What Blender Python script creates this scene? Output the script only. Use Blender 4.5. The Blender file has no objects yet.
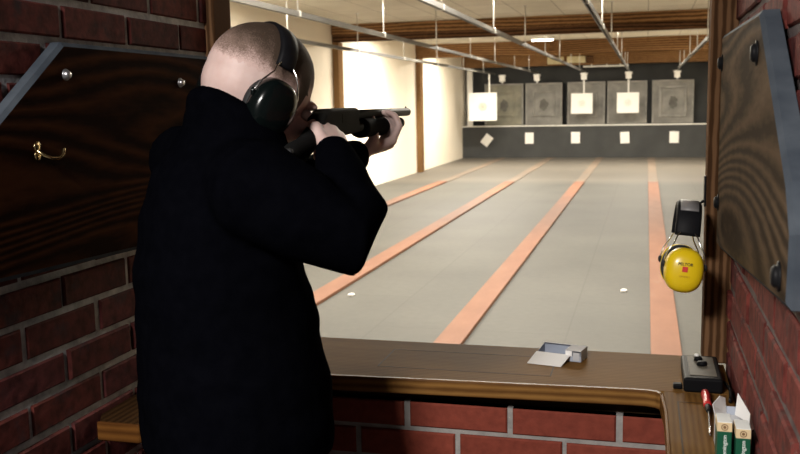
import bpy, bmesh, math, random
from mathutils import Vector, Matrix, noise
random.seed(7)
S = bpy.context.scene
COL = S.collection
PI = math.pi
V = Vector

# ------------------------------------------------------------------ materials
def mat(name, color=(.5, .5, .5), rough=.6, metal=0.0, spec=.5, emit=None, estr=0, coat=0):
    m = bpy.data.materials.new(name); m.use_nodes = True
    b = m.node_tree.nodes['Principled BSDF']
    b.inputs['Base Color'].default_value = (*color, 1)
    b.inputs['Roughness'].default_value = rough
    b.inputs['Metallic'].default_value = metal
    b.inputs['Specular IOR Level'].default_value = spec
    b.inputs['Coat Weight'].default_value = coat
    if emit:
        b.inputs['Emission Color'].default_value = (*emit, 1)
        b.inputs['Emission Strength'].default_value = estr
    return m

class NT:
    def __init__(s, m):
        s.t = m.node_tree; s.b = s.t.nodes['Principled BSDF']
    def n(s, typ, **kw):
        nd = s.t.nodes.new(typ)
        for k, v in kw.items():
            if k.startswith('_'): setattr(nd, k[1:], v)
            else: nd.inputs[k.replace('__', ' ')].default_value = v
        return nd
    def l(s, a, b): s.t.links.new(a, b)
    def coord(s, scale=(1, 1, 1), out='Object', loc=(0, 0, 0), rot=(0, 0, 0)):
        tc = s.n('ShaderNodeTexCoord'); mp = s.n('ShaderNodeMapping')
        mp.inputs['Scale'].default_value = scale; mp.inputs['Location'].default_value = loc
        mp.inputs['Rotation'].default_value = rot
        s.l(tc.outputs[out], mp.inputs['Vector']); return mp.outputs['Vector']
    def ramp(s, fac, stops):
        r = s.n('ShaderNodeValToRGB'); e = r.color_ramp.elements
        while len(e) < len(stops): e.new(.5)
        for k, (p, c) in enumerate(stops):
            e[k].position = p; e[k].color = (*c, 1)
        s.l(fac, r.inputs['Fac']); return r.outputs['Color']
    def mix(s, fac, a, b, mode='MIX'):
        m = s.n('ShaderNodeMix', _data_type='RGBA', _blend_type=mode)
        for sock, v in ((m.inputs[0], fac), (m.inputs[6], a), (m.inputs[7], b)):
            if hasattr(v, 'links'): s.l(v, sock)
            else: sock.default_value = v if isinstance(v, (int, float)) else (*v, 1)
        return m.outputs[2]
    def bump(s, h, strength=.3, dist=.01):
        b = s.n('ShaderNodeBump', Strength=strength, Distance=dist)
        s.l(h, b.inputs['Height']); s.l(b.outputs['Normal'], s.b.inputs['Normal'])

def noisy(name, c1, c2, scale=8, rough=.6, bump=0, bscale=60, stretch=(1, 1, 1), **kw):
    m = mat(name, c1, rough, **kw); t = NT(m)
    v = t.coord(stretch)
    nz = t.n('ShaderNodeTexNoise', Scale=scale, Detail=5.0); t.l(v, nz.inputs['Vector'])
    t.l(t.ramp(nz.outputs['Fac'], [(.3, c1), (.7, c2)]), t.b.inputs['Base Color'])
    if bump:
        n2 = t.n('ShaderNodeTexNoise', Scale=bscale, Detail=4.0); t.l(v, n2.inputs['Vector'])
        t.bump(n2.outputs['Fac'], bump, .005)
    return m

def wood(name, dark, light, axis='X', across='Y', freq=40, warp=5, rough=.45, nscale=3.0, bump=.15, seed=0, sharp=(.3, .75), coat=0, spec=.004, tint=None):
    """flat-sawn grain: bands across the board, bent by a long noise so they close into cathedral arches"""
    m = mat(name, dark, rough, coat=coat, spec=spec); t = NT(m)
    st = {'X': (.22, 1, 1), 'Y': (1, .22, 1), 'Z': (1, 1, .22)}[axis]
    v = t.coord(st, loc=(seed, seed * .7, seed * .3))
    tc = t.n('ShaderNodeTexCoord'); sx = t.n('ShaderNodeSeparateXYZ'); t.l(tc.outputs['Object'], sx.inputs[0])
    def ma(op, a, b):
        n = t.n('ShaderNodeMath', _operation=op)
        for k, q in enumerate((a, b)):
            if hasattr(q, 'links'): t.l(q, n.inputs[k])
            else: n.inputs[k].default_value = q
        return n.outputs[0]
    nz = t.n('ShaderNodeTexNoise', Scale=nscale, Detail=1.5, Distortion=.4); t.l(v, nz.inputs['Vector'])
    fine = t.n('ShaderNodeTexNoise', Scale=70.0, Detail=4.0); t.l(v, fine.inputs['Vector'])
    ph = ma('ADD', ma('MULTIPLY', sx.outputs[across], freq), ma('MULTIPLY', nz.outputs['Fac'], warp))
    ring = ma('PINGPONG', ph, .5); ring = ma('MULTIPLY', ring, 2.0)
    val = ma('ADD', ring, ma('MULTIPLY', ma('SUBTRACT', fine.outputs['Fac'], .5), 1.1))
    big = t.n('ShaderNodeTexNoise', Scale=nscale * 1.3, Detail=3.0); t.l(v, big.inputs['Vector'])
    c = t.ramp(val, [(sharp[0], dark), (sharp[1], light)])
    c = t.mix(1.0, c, t.ramp(big.outputs['Fac'], [(.32, tint or (.6, .55, .5)), (.66, (1.15, 1.12, 1.1))]), 'MULTIPLY')
    t.l(c, t.b.inputs['Base Color'])
    if bump: t.bump(val, bump, .003)
    return m

def brick_mat(name, cols, rough=.75, spots=None, rough_noise=.8):
    m = mat(name, cols[0], rough, spec=.1); t = NT(m)
    g = t.n('ShaderNodeNewGeometry')
    st = [(i / max(1, len(cols) - 1), c) for i, c in enumerate(cols)]
    c = t.ramp(g.outputs['Random Per Island'], st)
    v = t.coord()
    n = t.n('ShaderNodeTexNoise', Scale=45.0, Detail=6.0); t.l(v, n.inputs['Vector'])
    c = t.mix(rough_noise, c, t.ramp(n.outputs['Fac'], [(.3, (.35, .33, .35)), (.62, (1.25, 1.2, 1.15))]), 'MULTIPLY')
    if spots:
        n3 = t.n('ShaderNodeTexNoise', Scale=14.0, Detail=8.0, Roughness=.7); t.l(v, n3.inputs['Vector'])
        f = t.ramp(n3.outputs['Fac'], [(.54, (0, 0, 0)), (.72, (1, 1, 1))])
        c = t.mix(f, c, spots)
    t.l(c, t.b.inputs['Base Color'])
    t.bump(n.outputs['Fac'], .5, .004)
    return m

M = {}
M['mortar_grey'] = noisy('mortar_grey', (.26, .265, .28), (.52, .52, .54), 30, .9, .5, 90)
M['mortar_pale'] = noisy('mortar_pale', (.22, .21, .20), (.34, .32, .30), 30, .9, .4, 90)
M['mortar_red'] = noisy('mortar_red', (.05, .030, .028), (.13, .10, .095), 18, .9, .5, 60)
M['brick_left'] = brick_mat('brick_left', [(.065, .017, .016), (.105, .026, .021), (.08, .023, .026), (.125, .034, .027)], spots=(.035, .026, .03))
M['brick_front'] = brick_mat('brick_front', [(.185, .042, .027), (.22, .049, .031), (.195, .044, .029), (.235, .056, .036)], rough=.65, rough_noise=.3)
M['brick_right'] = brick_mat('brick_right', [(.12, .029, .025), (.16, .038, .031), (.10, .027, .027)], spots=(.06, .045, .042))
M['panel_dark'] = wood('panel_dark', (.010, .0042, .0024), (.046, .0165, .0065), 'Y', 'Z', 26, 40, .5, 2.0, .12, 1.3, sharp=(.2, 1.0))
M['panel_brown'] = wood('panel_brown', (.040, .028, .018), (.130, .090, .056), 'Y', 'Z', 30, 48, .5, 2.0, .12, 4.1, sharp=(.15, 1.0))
M['panel_edge'] = noisy('panel_edge', (.045, .055, .07), (.075, .088, .105), 20, .6, spec=.02)
M['counter'] = wood('counter', (.150, .076, .023), (.215, .118, .038), 'X', 'Y', 85, 5, .40, 2.0, .03, 2.2, spec=.006, sharp=(.1, .9))
M['counter_edge'] = wood('counter_edge', (.12, .055, .016), (.26, .135, .04), 'X', 'Z', 60, 5, .32, 2.0, .03, 2.9, spec=.10, sharp=(.1, .9))
M['counter_y'] = wood('counter_y', (.150, .076, .023), (.215, .118, .038), 'Y', 'X', 85, 5, .40, 2.0, .03, 3.2, spec=.006, sharp=(.1, .9))
M['counter_edge_y'] = wood('counter_edge_y', (.10, .043, .012), (.19, .092, .027), 'Y', 'Z', 60, 5, .32, 2.0, .03, 3.9, spec=.01, sharp=(.1, .9))
M['shelf_shaded'] = wood('shelf_shaded', (.022, .011, .005), (.045, .024, .010), 'Y', 'X', 60, 5, .5, 2.0, .03, 4.4, spec=.01, sharp=(.1, .9))  # counter wood darkened: the man's shadow on the left shelf is in the colour
M['shelf_edge_shaded'] = wood('shelf_edge_shaded', (.075, .030, .008), (.14, .060, .015), 'X', 'Z', 60, 5, .4, 2.0, .03, 5.5, spec=.05, sharp=(.1, .9))  # lip of the left shelf, darkened for the same shadow
M['groove'] = mat('groove', (.045, .025, .011), .6, spec=.1)
M['post'] = wood('post', (.07, .036, .018), (.19, .105, .055), 'Z', 'X', 60, 5, .5, 2, .1, 5.2)
M['beam'] = wood('beam', (.14, .074, .033), (.40, .235, .115), 'X', 'Z', 20, 5, .65, 1.0, .3, 7.2)
M['beam_dark'] = wood('beam_dark', (.05, .026, .014), (.14, .076, .04), 'X', 'Z', 20, 5, .65, 1.0, .3, 8.2)
M['timber'] = wood('timber', (.11, .06, .028), (.25, .15, .07), 'Z', 'Y', 25, 5, .65, 1.0, .3, 9.2)
M['plaster'] = noisy('plaster', (.80, .725, .60), (.84, .77, .65), .8, .9, .1, 50)
M['dark_wall'] = noisy('dark_wall', (.05, .05, .052), (.09, .09, .092), 3, .9)
M['rubber'] = noisy('rubber', (.022, .024, .025), (.038, .040, .041), 2.2, .75, .2, 30)
M['rubber_low'] = noisy('rubber_low', (.026, .028, .029), (.045, .047, .047), 1.8, .7, .2, 30)
M['trap'] = noisy('trap', (.13, .127, .118), (.26, .252, .23), 3.2, .6, .2, 20)
M['trap_olive'] = noisy('trap_olive', (.12, .12, .095), (.28, .265, .20), 3.0, .6, .2, 20)
M['trap_rim'] = noisy('trap_rim', (.17, .168, .155), (.30, .29, .27), 5, .55)
M['worn'] = noisy('worn', (.05, .048, .044), (.13, .125, .11), 5, .7, .4, 20)
M['paper'] = mat('paper', (.88, .87, .84), .8)
M['ink'] = mat('ink', (.50, .42, .33), .8)
M['ink_pale'] = mat('ink_pale', (.70, .66, .60), .8)
M['white_paint'] = mat('white_paint', (.85, .84, .80), .5)
M['rail'] = noisy('rail', (.06, .056, .049), (.11, .104, .092), 3, .4, metal=.3)
M['zinc'] = mat('zinc', (.62, .61, .58), .35, metal=.6)
M['tube'] = mat('tube', (1, 1, 1), .5, emit=(1, .92, .78), estr=9)
M['bulb'] = mat('bulb', (1, 1, 1), .5, emit=(1, .93, .86), estr=5)
M['cream_block'] = noisy('cream_block', (.60, .52, .30), (.72, .64, .42), 6, .8)
M['black_metal'] = mat('black_metal', (.008, .008, .009), .5, spec=.15)
M['gun'] = noisy('gun', (.010, .010, .009), (.017, .017, .015), 12, .6, spec=.012)
M['gun_tube'] = mat('gun_tube', (.030, .029, .023), .42, metal=0, spec=.02)
M['gun_polymer'] = noisy('gun_polymer', (.008, .008, .008), (.013, .013, .013), 20, .7, .2, 200, spec=.01)
M['muff_black'] = mat('muff_black', (.003, .005, .005), .2, spec=.3, coat=.15)
M['foam'] = mat('foam', (.012, .012, .013), .7)
M['pad_black'] = noisy('pad_black', (.006, .006, .007), (.010, .010, .012), 30, .55, spec=.12)
M['pad_grey'] = mat('pad_grey', (.22, .21, .21), .45)
M['steel'] = mat('steel', (.75, .75, .74), .18, metal=1)
M['yellow'] = mat('yellow', (.80, .56, .010), .3, coat=.2)
M['yellow_dark'] = mat('yellow_dark', (.62, .40, .01), .4)
M['print_black'] = mat('print_black', (.02, .02, .02), .6)
M['print_red'] = mat('print_red', (.62, .035, .02), .5)
M['brass'] = mat('brass', (.75, .58, .30), .22, metal=1)
M['bolt_steel'] = mat('bolt_steel', (.5, .5, .52), .35, metal=.9)
M['card_white'] = noisy('card_white', (.84, .83, .81), (.90, .885, .865), 10, .8)
M['card_blue'] = noisy('card_blue', (.30, .34, .42), (.40, .43, .50), 12, .7)
M['card_grey'] = noisy('card_grey', (.42, .42, .44), (.55, .55, .56), 12, .8)
M['green'] = mat('green', (.006, .085, .045), .4)
M['cream'] = mat('cream', (.70, .55, .33), .6)
M['emblem'] = mat('emblem', (.20, .11, .05), .6)
M['white_print'] = mat('white_print', (.85, .88, .85), .6)
M['red_plastic'] = mat('red_plastic', (.55, .025, .03), .3)
M['box_black'] = mat('box_black', (.006, .006, .007), .5, spec=.08)
M['plate_grey'] = noisy('plate_grey', (.10, .09, .07), (.14, .125, .10), 30, .5, spec=.1)
M['hoodie'] = noisy('hoodie', (.0012, .0013, .0022), (.0018, .0019, .0030), 40, .95, .25, 25, spec=.001)
M['trousers'] = noisy('trousers', (.002, .0024, .006), (.004, .0045, .010), 60, .9, .3, 60, spec=.04)
M['shoe'] = mat('shoe', (.01, .01, .01), .5)
M['sole'] = mat('sole', (.03, .03, .03), .7)
M['eye_white'] = mat('eye_white', (.75, .72, .7), .25)
M['iris'] = mat('iris', (.09, .12, .14), .2)
M['concrete'] = noisy('concrete', (.13, .13, .13), (.2, .2, .19), 3, .9)

def skin_mat():
    m = mat('skin', (.6, .4, .33), .5, spec=.35); t = NT(m)
    v = t.coord(); n = t.n('ShaderNodeTexNoise', Scale=28.0, Detail=4.0); t.l(v, n.inputs['Vector'])
    t.l(t.ramp(n.outputs['Fac'], [(.3, (.60, .425, .385)), (.7, (.67, .505, .465))]), t.b.inputs['Base Color'])
    t.b.inputs['Subsurface Weight'].default_value = .08
    t.b.inputs['Subsurface Radius'].default_value = (.012, .005, .003)
    n2 = t.n('ShaderNodeTexNoise', Scale=260.0, Detail=3.0); t.l(v, n2.inputs['Vector'])
    t.bump(n2.outputs['Fac'], .08, .002)
    return m
M['skin'] = skin_mat()

def hair_mat():      # cropped hair, thinner towards the shaved nape (the hair's own colour)
    m = mat('hair', (.06, .04, .03), .7, spec=.2); t = NT(m)
    at = t.n('ShaderNodeAttribute', _attribute_name='length')
    v = t.coord(); n = t.n('ShaderNodeTexNoise', Scale=420.0, Detail=3.0); t.l(v, n.inputs['Vector'])
    n3 = t.n('ShaderNodeTexNoise', Scale=30.0, Detail=4.0); t.l(v, n3.inputs['Vector'])
    a = t.n('ShaderNodeMath', _operation='MULTIPLY_ADD'); a.inputs[1].default_value = .55; a.inputs[2].default_value = -.275
    t.l(n.outputs['Fac'], a.inputs[0])
    a2 = t.n('ShaderNodeMath', _operation='MULTIPLY_ADD'); a2.inputs[1].default_value = .7; a2.inputs[2].default_value = -.35
    t.l(n3.outputs['Fac'], a2.inputs[0])
    s1 = t.n('ShaderNodeMath', _operation='ADD'); t.l(a.outputs[0], s1.inputs[0]); t.l(a2.outputs[0], s1.inputs[1])
    s2 = t.n('ShaderNodeMath', _operation='ADD'); t.l(s1.outputs[0], s2.inputs[0]); t.l(at.outputs['Fac'], s2.inputs[1])
    c = t.ramp(s2.outputs[0], [(.05, (.62, .445, .405)), (.38, (.20, .135, .108)), (.75, (.06, .040, .028))])
    t.l(c, t.b.inputs['Base Color'])
    t.bump(n.outputs['Fac'], .4, .003)
    return m
M['hair'] = hair_mat()

def floor_mat():
    m = mat('floor', (.3, .29, .25), .6, spec=.35); t = NT(m)
    v = t.coord()
    n = t.n('ShaderNodeTexNoise', Scale=.9, Detail=5.0); t.l(v, n.inputs['Vector'])
    n2 = t.n('ShaderNodeTexNoise', Scale=16.0, Detail=5.0); t.l(v, n2.inputs['Vector'])
    c = t.ramp(n.outputs['Fac'], [(.3, (.050, .0492, .0435)), (.7, (.072, .070, .0615))])
    c = t.mix(.35, c, t.ramp(n2.outputs['Fac'], [(.3, (.72, .72, .72)), (.7, (1.2, 1.2, 1.2))]), 'MULTIPLY')
    br = t.n('ShaderNodeTexBrick', Scale=1.0)
    br.offset = .5; br.inputs['Mortar Size'].default_value = .006; br.inputs['Brick Width'].default_value = 2.0
    br.inputs['Row Height'].default_value = 1.33
    br.inputs['Color1'].default_value = (1, 1, 1, 1); br.inputs['Color2'].default_value = (.93, .93, .93, 1); br.inputs['Mortar'].default_value = (.72, .72, .7, 1)
    v2 = t.coord(rot=(0, 0, PI / 2), loc=(0, .49, 0)); t.l(v2, br.inputs['Vector'])
    c = t.mix(1.0, c, br.outputs['Color'], 'MULTIPLY')
    # dusty, paler mats in front of the bullet wall
    sx = t.n('ShaderNodeSeparateXYZ'); tc = t.n('ShaderNodeTexCoord'); t.l(tc.outputs['Object'], sx.inputs[0])
    mr = t.n('ShaderNodeMapRange'); mr.inputs['From Min'].default_value = 17.2; mr.inputs['From Max'].default_value = 18.2
    t.l(sx.outputs['Y'], mr.inputs['Value'])
    c = t.mix(mr.outputs['Result'], c, t.mix(.55, c, (.19, .167, .138)))
    t.l(c, t.b.inputs['Base Color'])
    t.bump(n2.outputs['Fac'], .15, .004)
    return m
M['floor'] = floor_mat()

def ceil_mat():
    m = mat('ceiling_tile', (.7, .66, .55), .9); t = NT(m)
    br = t.n('ShaderNodeTexBrick', Scale=1.0); br.offset = 0.0
    br.inputs['Mortar Size'].default_value = .006; br.inputs['Brick Width'].default_value = .62; br.inputs['Row Height'].default_value = 1.25
    br.inputs['Color1'].default_value = (.74, .70, .60, 1); br.inputs['Color2'].default_value = (.69, .65, .55, 1); br.inputs['Mortar'].default_value = (.34, .31, .26, 1)
    t.l(t.coord(), br.inputs['Vector'])
    n = t.n('ShaderNodeTexNoise', Scale=1.2, Detail=4.0); t.l(t.coord(), n.inputs['Vector'])
    c = t.mix(.5, br.outputs['Color'], t.ramp(n.outputs['Fac'], [(.35, (.8, .78, .74)), (.65, (1.1, 1.1, 1.1))]), 'MULTIPLY')
    t.l(c, t.b.inputs['Base Color']); return m
M['ceiling'] = ceil_mat()

def strip_mat(name, c1, c2, worn):
    m = mat(name, c1, .65); t = NT(m)
    n = t.n('ShaderNodeTexNoise', Scale=5.0, Detail=7.0, Roughness=.65); t.l(t.coord((1, .35, 1)), n.inputs['Vector'])
    t.l(t.ramp(n.outputs['Fac'], [(.35, c1), (.6, c2), (.75, worn)]), t.b.inputs['Base Color']); return m
M['strip'] = strip_mat('strip', (.155, .056, .024), (.185, .073, .035), (.185, .105, .064))
M['strip_faded'] = strip_mat('strip_faded', (.175, .125, .09), (.18, .142, .108), (.175, .148, .118))

# ------------------------------------------------------------------ mesh helpers
class B:
    def __init__(s): s.bm = bmesh.new(); s.mi = 0
    def _tag(s, faces):
        for f in faces: f.material_index = s.mi
    def box(s, x0, x1, y0, y1, z0, z1, bev=0, seg=2, rot=None, about=None):
        r = bmesh.ops.create_cube(s.bm, size=1)
        vs = r['verts']
        for v in vs:
            v.co = V((x0 + (v.co.x + .5) * (x1 - x0), y0 + (v.co.y + .5) * (y1 - y0), z0 + (v.co.z + .5) * (z1 - z0)))
        fs = list({f for v in vs for f in v.link_faces}); s._tag(fs)
        if bev:
            es = list({e for v in vs for e in v.link_edges})
            out = bmesh.ops.bevel(s.bm, geom=es, offset=bev, segments=seg, affect='EDGES', profile=.5)
            s._tag(out['faces']); vs = list({v for f in out['faces'] for v in f.verts} | {v for v in vs if v.is_valid})
        if rot is not None:
            c = V(about) if about else V(((x0 + x1) / 2, (y0 + y1) / 2, (z0 + z1) / 2))
            for v in vs: v.co = c + rot @ (v.co - c)
        return s
    def prism(s, pts, axis, a, b, bev=0, seg=1):
        def P(p, h):
            return {'x': V((h, p[0], p[1])), 'y': V((p[0], h, p[1])), 'z': V((p[0], p[1], h))}[axis]
        lo = [s.bm.verts.new(P(p, a)) for p in pts]; hi = [s.bm.verts.new(P(p, b)) for p in pts]
        fs = [s.bm.faces.new(lo), s.bm.faces.new(hi)]
        n = len(pts)
        for i in range(n):
            fs.append(s.bm.faces.new((lo[i], lo[(i + 1) % n], hi[(i + 1) % n], hi[i])))
        bmesh.ops.recalc_face_normals(s.bm, faces=fs); s._tag(fs)
        if bev:
            es = list({e for f in fs for e in f.edges})
            out = bmesh.ops.bevel(s.bm, geom=es, offset=bev, segments=seg, affect='EDGES', profile=.5); s._tag(out['faces'])
        return s
    def loft(s, rings, cap=True):
        R = [[s.bm.verts.new(p) for p in r] for r in rings]; n = len(R[0]); fs = []
        for a, b in zip(R, R[1:]):
            for i in range(n): fs.append(s.bm.faces.new((a[i], a[(i + 1) % n], b[(i + 1) % n], b[i])))
        if cap: fs.append(s.bm.faces.new(list(reversed(R[0])))); fs.append(s.bm.faces.new(R[-1]))
        bmesh.ops.recalc_face_normals(s.bm, faces=fs)
        for f in fs: f.smooth = True
        s._tag(fs); return s
    def tube(s, pts, rad, n=12, round_ends=False, flat=None):
        pts = [V(p) for p in pts]
        rad = list(rad) if hasattr(rad, '__len__') else [rad] * len(pts)
        if round_ends:
            d0 = (pts[0] - pts[1]).normalized(); d1 = (pts[-1] - pts[-2]).normalized()
            r0, r1 = rad[0], rad[-1]; A = [.35, .7, .93]
            pre = [(pts[0] + d0 * r0 * math.sin(math.acos(1 - 0) + 0) * 0 + d0 * r0 * h, r0 * math.sqrt(max(1e-4, 1 - h * h))) for h in (.98, .8, .45)]
            post = [(pts[-1] + d1 * r1 * h, r1 * math.sqrt(max(1e-4, 1 - h * h))) for h in (.45, .8, .98)]
            pts = [p for p, _ in pre] + pts + [p for p, _ in post]; rad = [r for _, r in pre] + rad + [r for _, r in post]
        rings = []; up = None
        for i, p in enumerate(pts):
            d = (pts[min(i + 1, len(pts) - 1)] - pts[max(i - 1, 0)]).normalized()
            if up is None:
                up = V((0, 0, 1)) if abs(d.z) < .9 else V((0, 1, 0))
            x = d.cross(up).normalized(); up = x.cross(d).normalized()
            rings.append([p + (x * math.cos(2 * PI * k / n) + up * math.sin(2 * PI * k / n)) * rad[i] for k in range(n)])
        return s.loft(rings)
    def lathe(s, prof, c, axis=(0, 0, 1), n=32, up=None, sx=1, sy=1):
        d = V(axis).normalized(); u = V(up) if up else (V((0, 0, 1)) if abs(d.z) < .9 else V((1, 0, 0)))
        x = u.cross(d).normalized(); y = d.cross(x); c = V(c)
        rings = [[c + d * h + x * (r * sx * math.cos(2 * PI * k / n)) + y * (r * sy * math.sin(2 * PI * k / n)) for k in range(n)] for r, h in prof]
        return s.loft(rings)
    def ell(s, c, r, rot=None, seg=20):
        out = bmesh.ops.create_uvsphere(s.bm, u_segments=seg, v_segments=max(8, seg // 2), radius=1)
        m = rot if rot is not None else Matrix.Identity(3)
        for v in out['verts']: v.co = V(c) + m @ V((v.co.x * r[0], v.co.y * r[1], v.co.z * r[2]))
        fs = {f for v in out['verts'] for f in v.link_faces}
        for f in fs: f.smooth = True
        s._tag(fs); return s
    def quad(s, pts):
        f = s.bm.faces.new([s.bm.verts.new(p) for p in pts]); s._tag([f]); return s
    def sheet(s, pts, t):          # a card of thickness t on a planar polygon
        pts = [V(p) for p in pts]; n = (pts[1] - pts[0]).cross(pts[2] - pts[0]).normalized() * t
        lo = [s.bm.verts.new(p) for p in pts]; hi = [s.bm.verts.new(p + n) for p in pts]; k = len(pts)
        fs = [s.bm.faces.new(lo), s.bm.faces.new(hi)] + [s.bm.faces.new((lo[i], lo[(i + 1) % k], hi[(i + 1) % k], hi[i])) for i in range(k)]
        bmesh.ops.recalc_face_normals(s.bm, faces=fs); s._tag(fs); return s

def wloc(o):
    p = V((0, 0, 0))
    while o: p = p + o.location; o = o.parent
    return p

def obj(name, b, mats, parent=None, smooth=None, loc=None):
    bm = b.bm if isinstance(b, B) else b
    me = bpy.data.meshes.new(name)
    o = bpy.data.objects.new(name, me)
    off = wloc(parent) if parent else V((0, 0, 0))
    if loc is not None: o.location = V(loc) - off; off = V(loc)
    if off.length > 0: bmesh.ops.translate(bm, verts=bm.verts, vec=-off)
    if smooth is not None:
        for f in bm.faces: f.smooth = smooth
    bm.to_mesh(me); bm.free()
    for m in (mats if isinstance(mats, (list, tuple)) else [mats]): me.materials.append(M[m])
    COL.objects.link(o)
    if parent: o.parent = parent
    return o

def empty(name, loc):
    o = bpy.data.objects.new(name, None); o.location = loc; o.empty_display_size = .1; COL.objects.link(o); return o

def tag(o, label=None, cat=None, group=None, kind=None):
    for k, v in (('label', label), ('category', cat), ('group', group), ('kind', kind)):
        if v: o[k] = v
    return o

def struct(name, b, mats, smooth=None):
    return tag(obj(name, b, mats, smooth=smooth), kind='structure')

def copy_tree(o, parent=None):
    c = o.copy(); COL.objects.link(c); c.parent = parent
    for ch in list(o.children): copy_tree(ch, c)
    return c

# ------------------------------------------------------------------ the setting
XL, XR, YN, YF, ZC = -5.05, 2.1, -3.2, 26.0, 2.87
bx = B().box(XL - .2, XR + .2, YN - .2, YF + .2, -.1, 0); struct('floor', bx, 'floor')
bx = B().box(XL - .2, XR + .2, 2.16, YF + .2, ZC, ZC + .1); struct('ceiling', bx, 'ceiling')
bx = B().box(XL - .2, XR + .2, YN - .2, 2.16, 2.75, 2.85); struct('ceiling_lobby', bx, 'dark_wall')
bx = B().box(XL - .2, XL, 2.16, YF + .2, 0, ZC); struct('wall_left', bx, 'plaster')
bx = B().box(XR, XR + .2, 2.16, YF + .2, 0, ZC); struct('wall_right', bx, 'plaster')
bx = B().box(XL, XR, YF, YF + .2, 0, ZC); struct('wall_back', bx, 'rubber')
bx = B().box(XL - .2, XL, YN, 2.16, 0, 2.75); struct('wall_lobby_left', bx, 'dark_wall')
bx = B().box(XR, XR + .2, YN, 2.16, 0, 2.75); struct('wall_lobby_right', bx, 'dark_wall')
bx = B().box(XL, XR, YN - .2, YN, 0, 2.75); struct('wall_lobby_rear', bx, 'dark_wall')
# firing line wall either side of the booth, and above its opening
bx = B(); bx.box(XL, -1.3, 2.17, 2.30, 0, ZC); bx.box(.40, XR, 2.17, 2.30, 0, ZC); struct('wall_firing_line', bx, 'plaster')
bx = B().box(-1.3, .40, 2.17, 2.30, 2.3, ZC); struct('wall_header', bx, 'plaster')

def bricks(b, place, L, H, pitch, course, phases, joint=.011, depth=.10, jit=.0025, seed=1):
    """bricks in (u along, w up) with place(u, w, d) -> point; d is height over the mortar face"""
    rnd = random.Random(seed); k = 0; w = 0
    while w < H - .01:
        ph = phases.get(k, (pitch / 2 if k % 2 else 0)) % pitch
        u = ph - pitch
        while u < L:
            u0 = max(u + joint / 2, 0) + rnd.uniform(-.002, .002); u1 = min(u + pitch - joint / 2, L) + rnd.uniform(-.002, .002)
            if u1 - u0 > .02:
                w0 = w + joint / 2 + rnd.uniform(-.0015, .0015); w1 = min(w + course - joint / 2 + rnd.uniform(-.0015, .0015), H)
                h = .006 + rnd.uniform(-jit, jit)
                # rounded-off face: outer ring, bevel ring, face
                bv = .0035
                ring0 = [(u0, w0), (u1, w0), (u1, w1), (u0, w1)]
                ring1 = [(u0 + bv, w0 + bv), (u1 - bv, w0 + bv), (u1 - bv, w1 - bv), (u0 + bv, w1 - bv)]
                vs0 = [b.bm.verts.new(place(p[0], p[1], -.03)) for p in ring0]
                vs1 = [b.bm.verts.new(place(p[0], p[1], h - bv)) for p in ring0]
                vs2 = [b.bm.verts.new(place(p[0], p[1], h)) for p in ring1]
                fs = [b.bm.faces.new(vs2)]
                for a, c in ((vs0, vs1), (vs1, vs2)):
                    for i in range(4): fs.append(b.bm.faces.new((a[i], a[(i + 1) % 4], c[(i + 1) % 4], c[i])))
                fs.append(b.bm.faces.new(list(reversed(vs0))))
                bmesh.ops.recalc_face_normals(b.bm, faces=fs); b._tag(fs)
            u += pitch
        w += course; k += 1

# left booth wall, bricks from z0 so that courses fall where the photo shows them
WL, WR = -1.08, .187
YB0, YB1 = .95, 2.165
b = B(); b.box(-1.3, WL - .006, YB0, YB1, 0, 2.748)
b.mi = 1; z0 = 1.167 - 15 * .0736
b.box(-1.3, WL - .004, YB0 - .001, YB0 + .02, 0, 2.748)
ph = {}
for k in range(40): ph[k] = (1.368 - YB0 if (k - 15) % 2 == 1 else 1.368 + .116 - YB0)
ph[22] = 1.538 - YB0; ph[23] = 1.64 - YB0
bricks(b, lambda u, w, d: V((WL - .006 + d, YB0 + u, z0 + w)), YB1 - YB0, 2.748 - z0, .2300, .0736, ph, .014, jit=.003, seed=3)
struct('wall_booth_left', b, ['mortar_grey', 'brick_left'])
# right booth wall
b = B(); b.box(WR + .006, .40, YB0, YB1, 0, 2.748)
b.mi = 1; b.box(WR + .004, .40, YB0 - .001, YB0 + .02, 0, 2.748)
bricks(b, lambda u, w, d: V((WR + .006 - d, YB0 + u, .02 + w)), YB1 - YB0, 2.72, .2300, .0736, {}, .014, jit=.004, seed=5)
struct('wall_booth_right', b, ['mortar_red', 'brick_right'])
# front wall under the counter
zf = .8035 - 10 * .0742
b = B(); b.box(WL, WR, 1.961, 2.17, 0, .868); b.box(WL, WR, 2.02, 2.17, .868, .903)
b.mi = 1
phf = {}
for k in range(14): phf[k] = (-.525 - WL if k % 2 == 0 else -.525 + .120 - WL)
bricks(b, lambda u, w, d: V((WL + u, 1.961 - d, zf + w)), WR - WL, .868 - zf, .2395, .0742, phf, .011, jit=.0012, seed=8)
struct('wall_front', b, ['mortar_pale', 'brick_front'])

# posts of the booth opening
b = B().box(-1.12, -1.058, 2.135, 2.235, .941, 2.3, .004); struct('trim_1', b, 'post')
b = B().box(.135, .215, 2.158, 2.235, .941, 2.3, .004); struct('trim_2', b, 'post')
# range timber posts and beams
for i, (y, w) in enumerate(((14.6, .125), (20.28, .15))):
    b = B().box(XL, XL + .10, y - w, y + w, 0, 2.59, .006); struct('trim_%d' % (3 + i), b, 'timber')
for i, (y, zb, zt, m) in enumerate(((14.55, 2.595, ZC, 0), (20.25, 2.575, ZC, 0), (25.55, 2.53, ZC, 0))):
    b = B(); b.box(XL, XR, y - .11, y + .11, zb + .11, zt, .006); b.mi = 1 if i == 0 else 0; b.box(XL, XR, y - .085, y + .11, zb, zb + .11, .006)  # far beams' lower layer is paler, lamplight put into the colour
    struct('trim_%d' % (5 + i), b, ['beam', 'beam_dark'])

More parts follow.
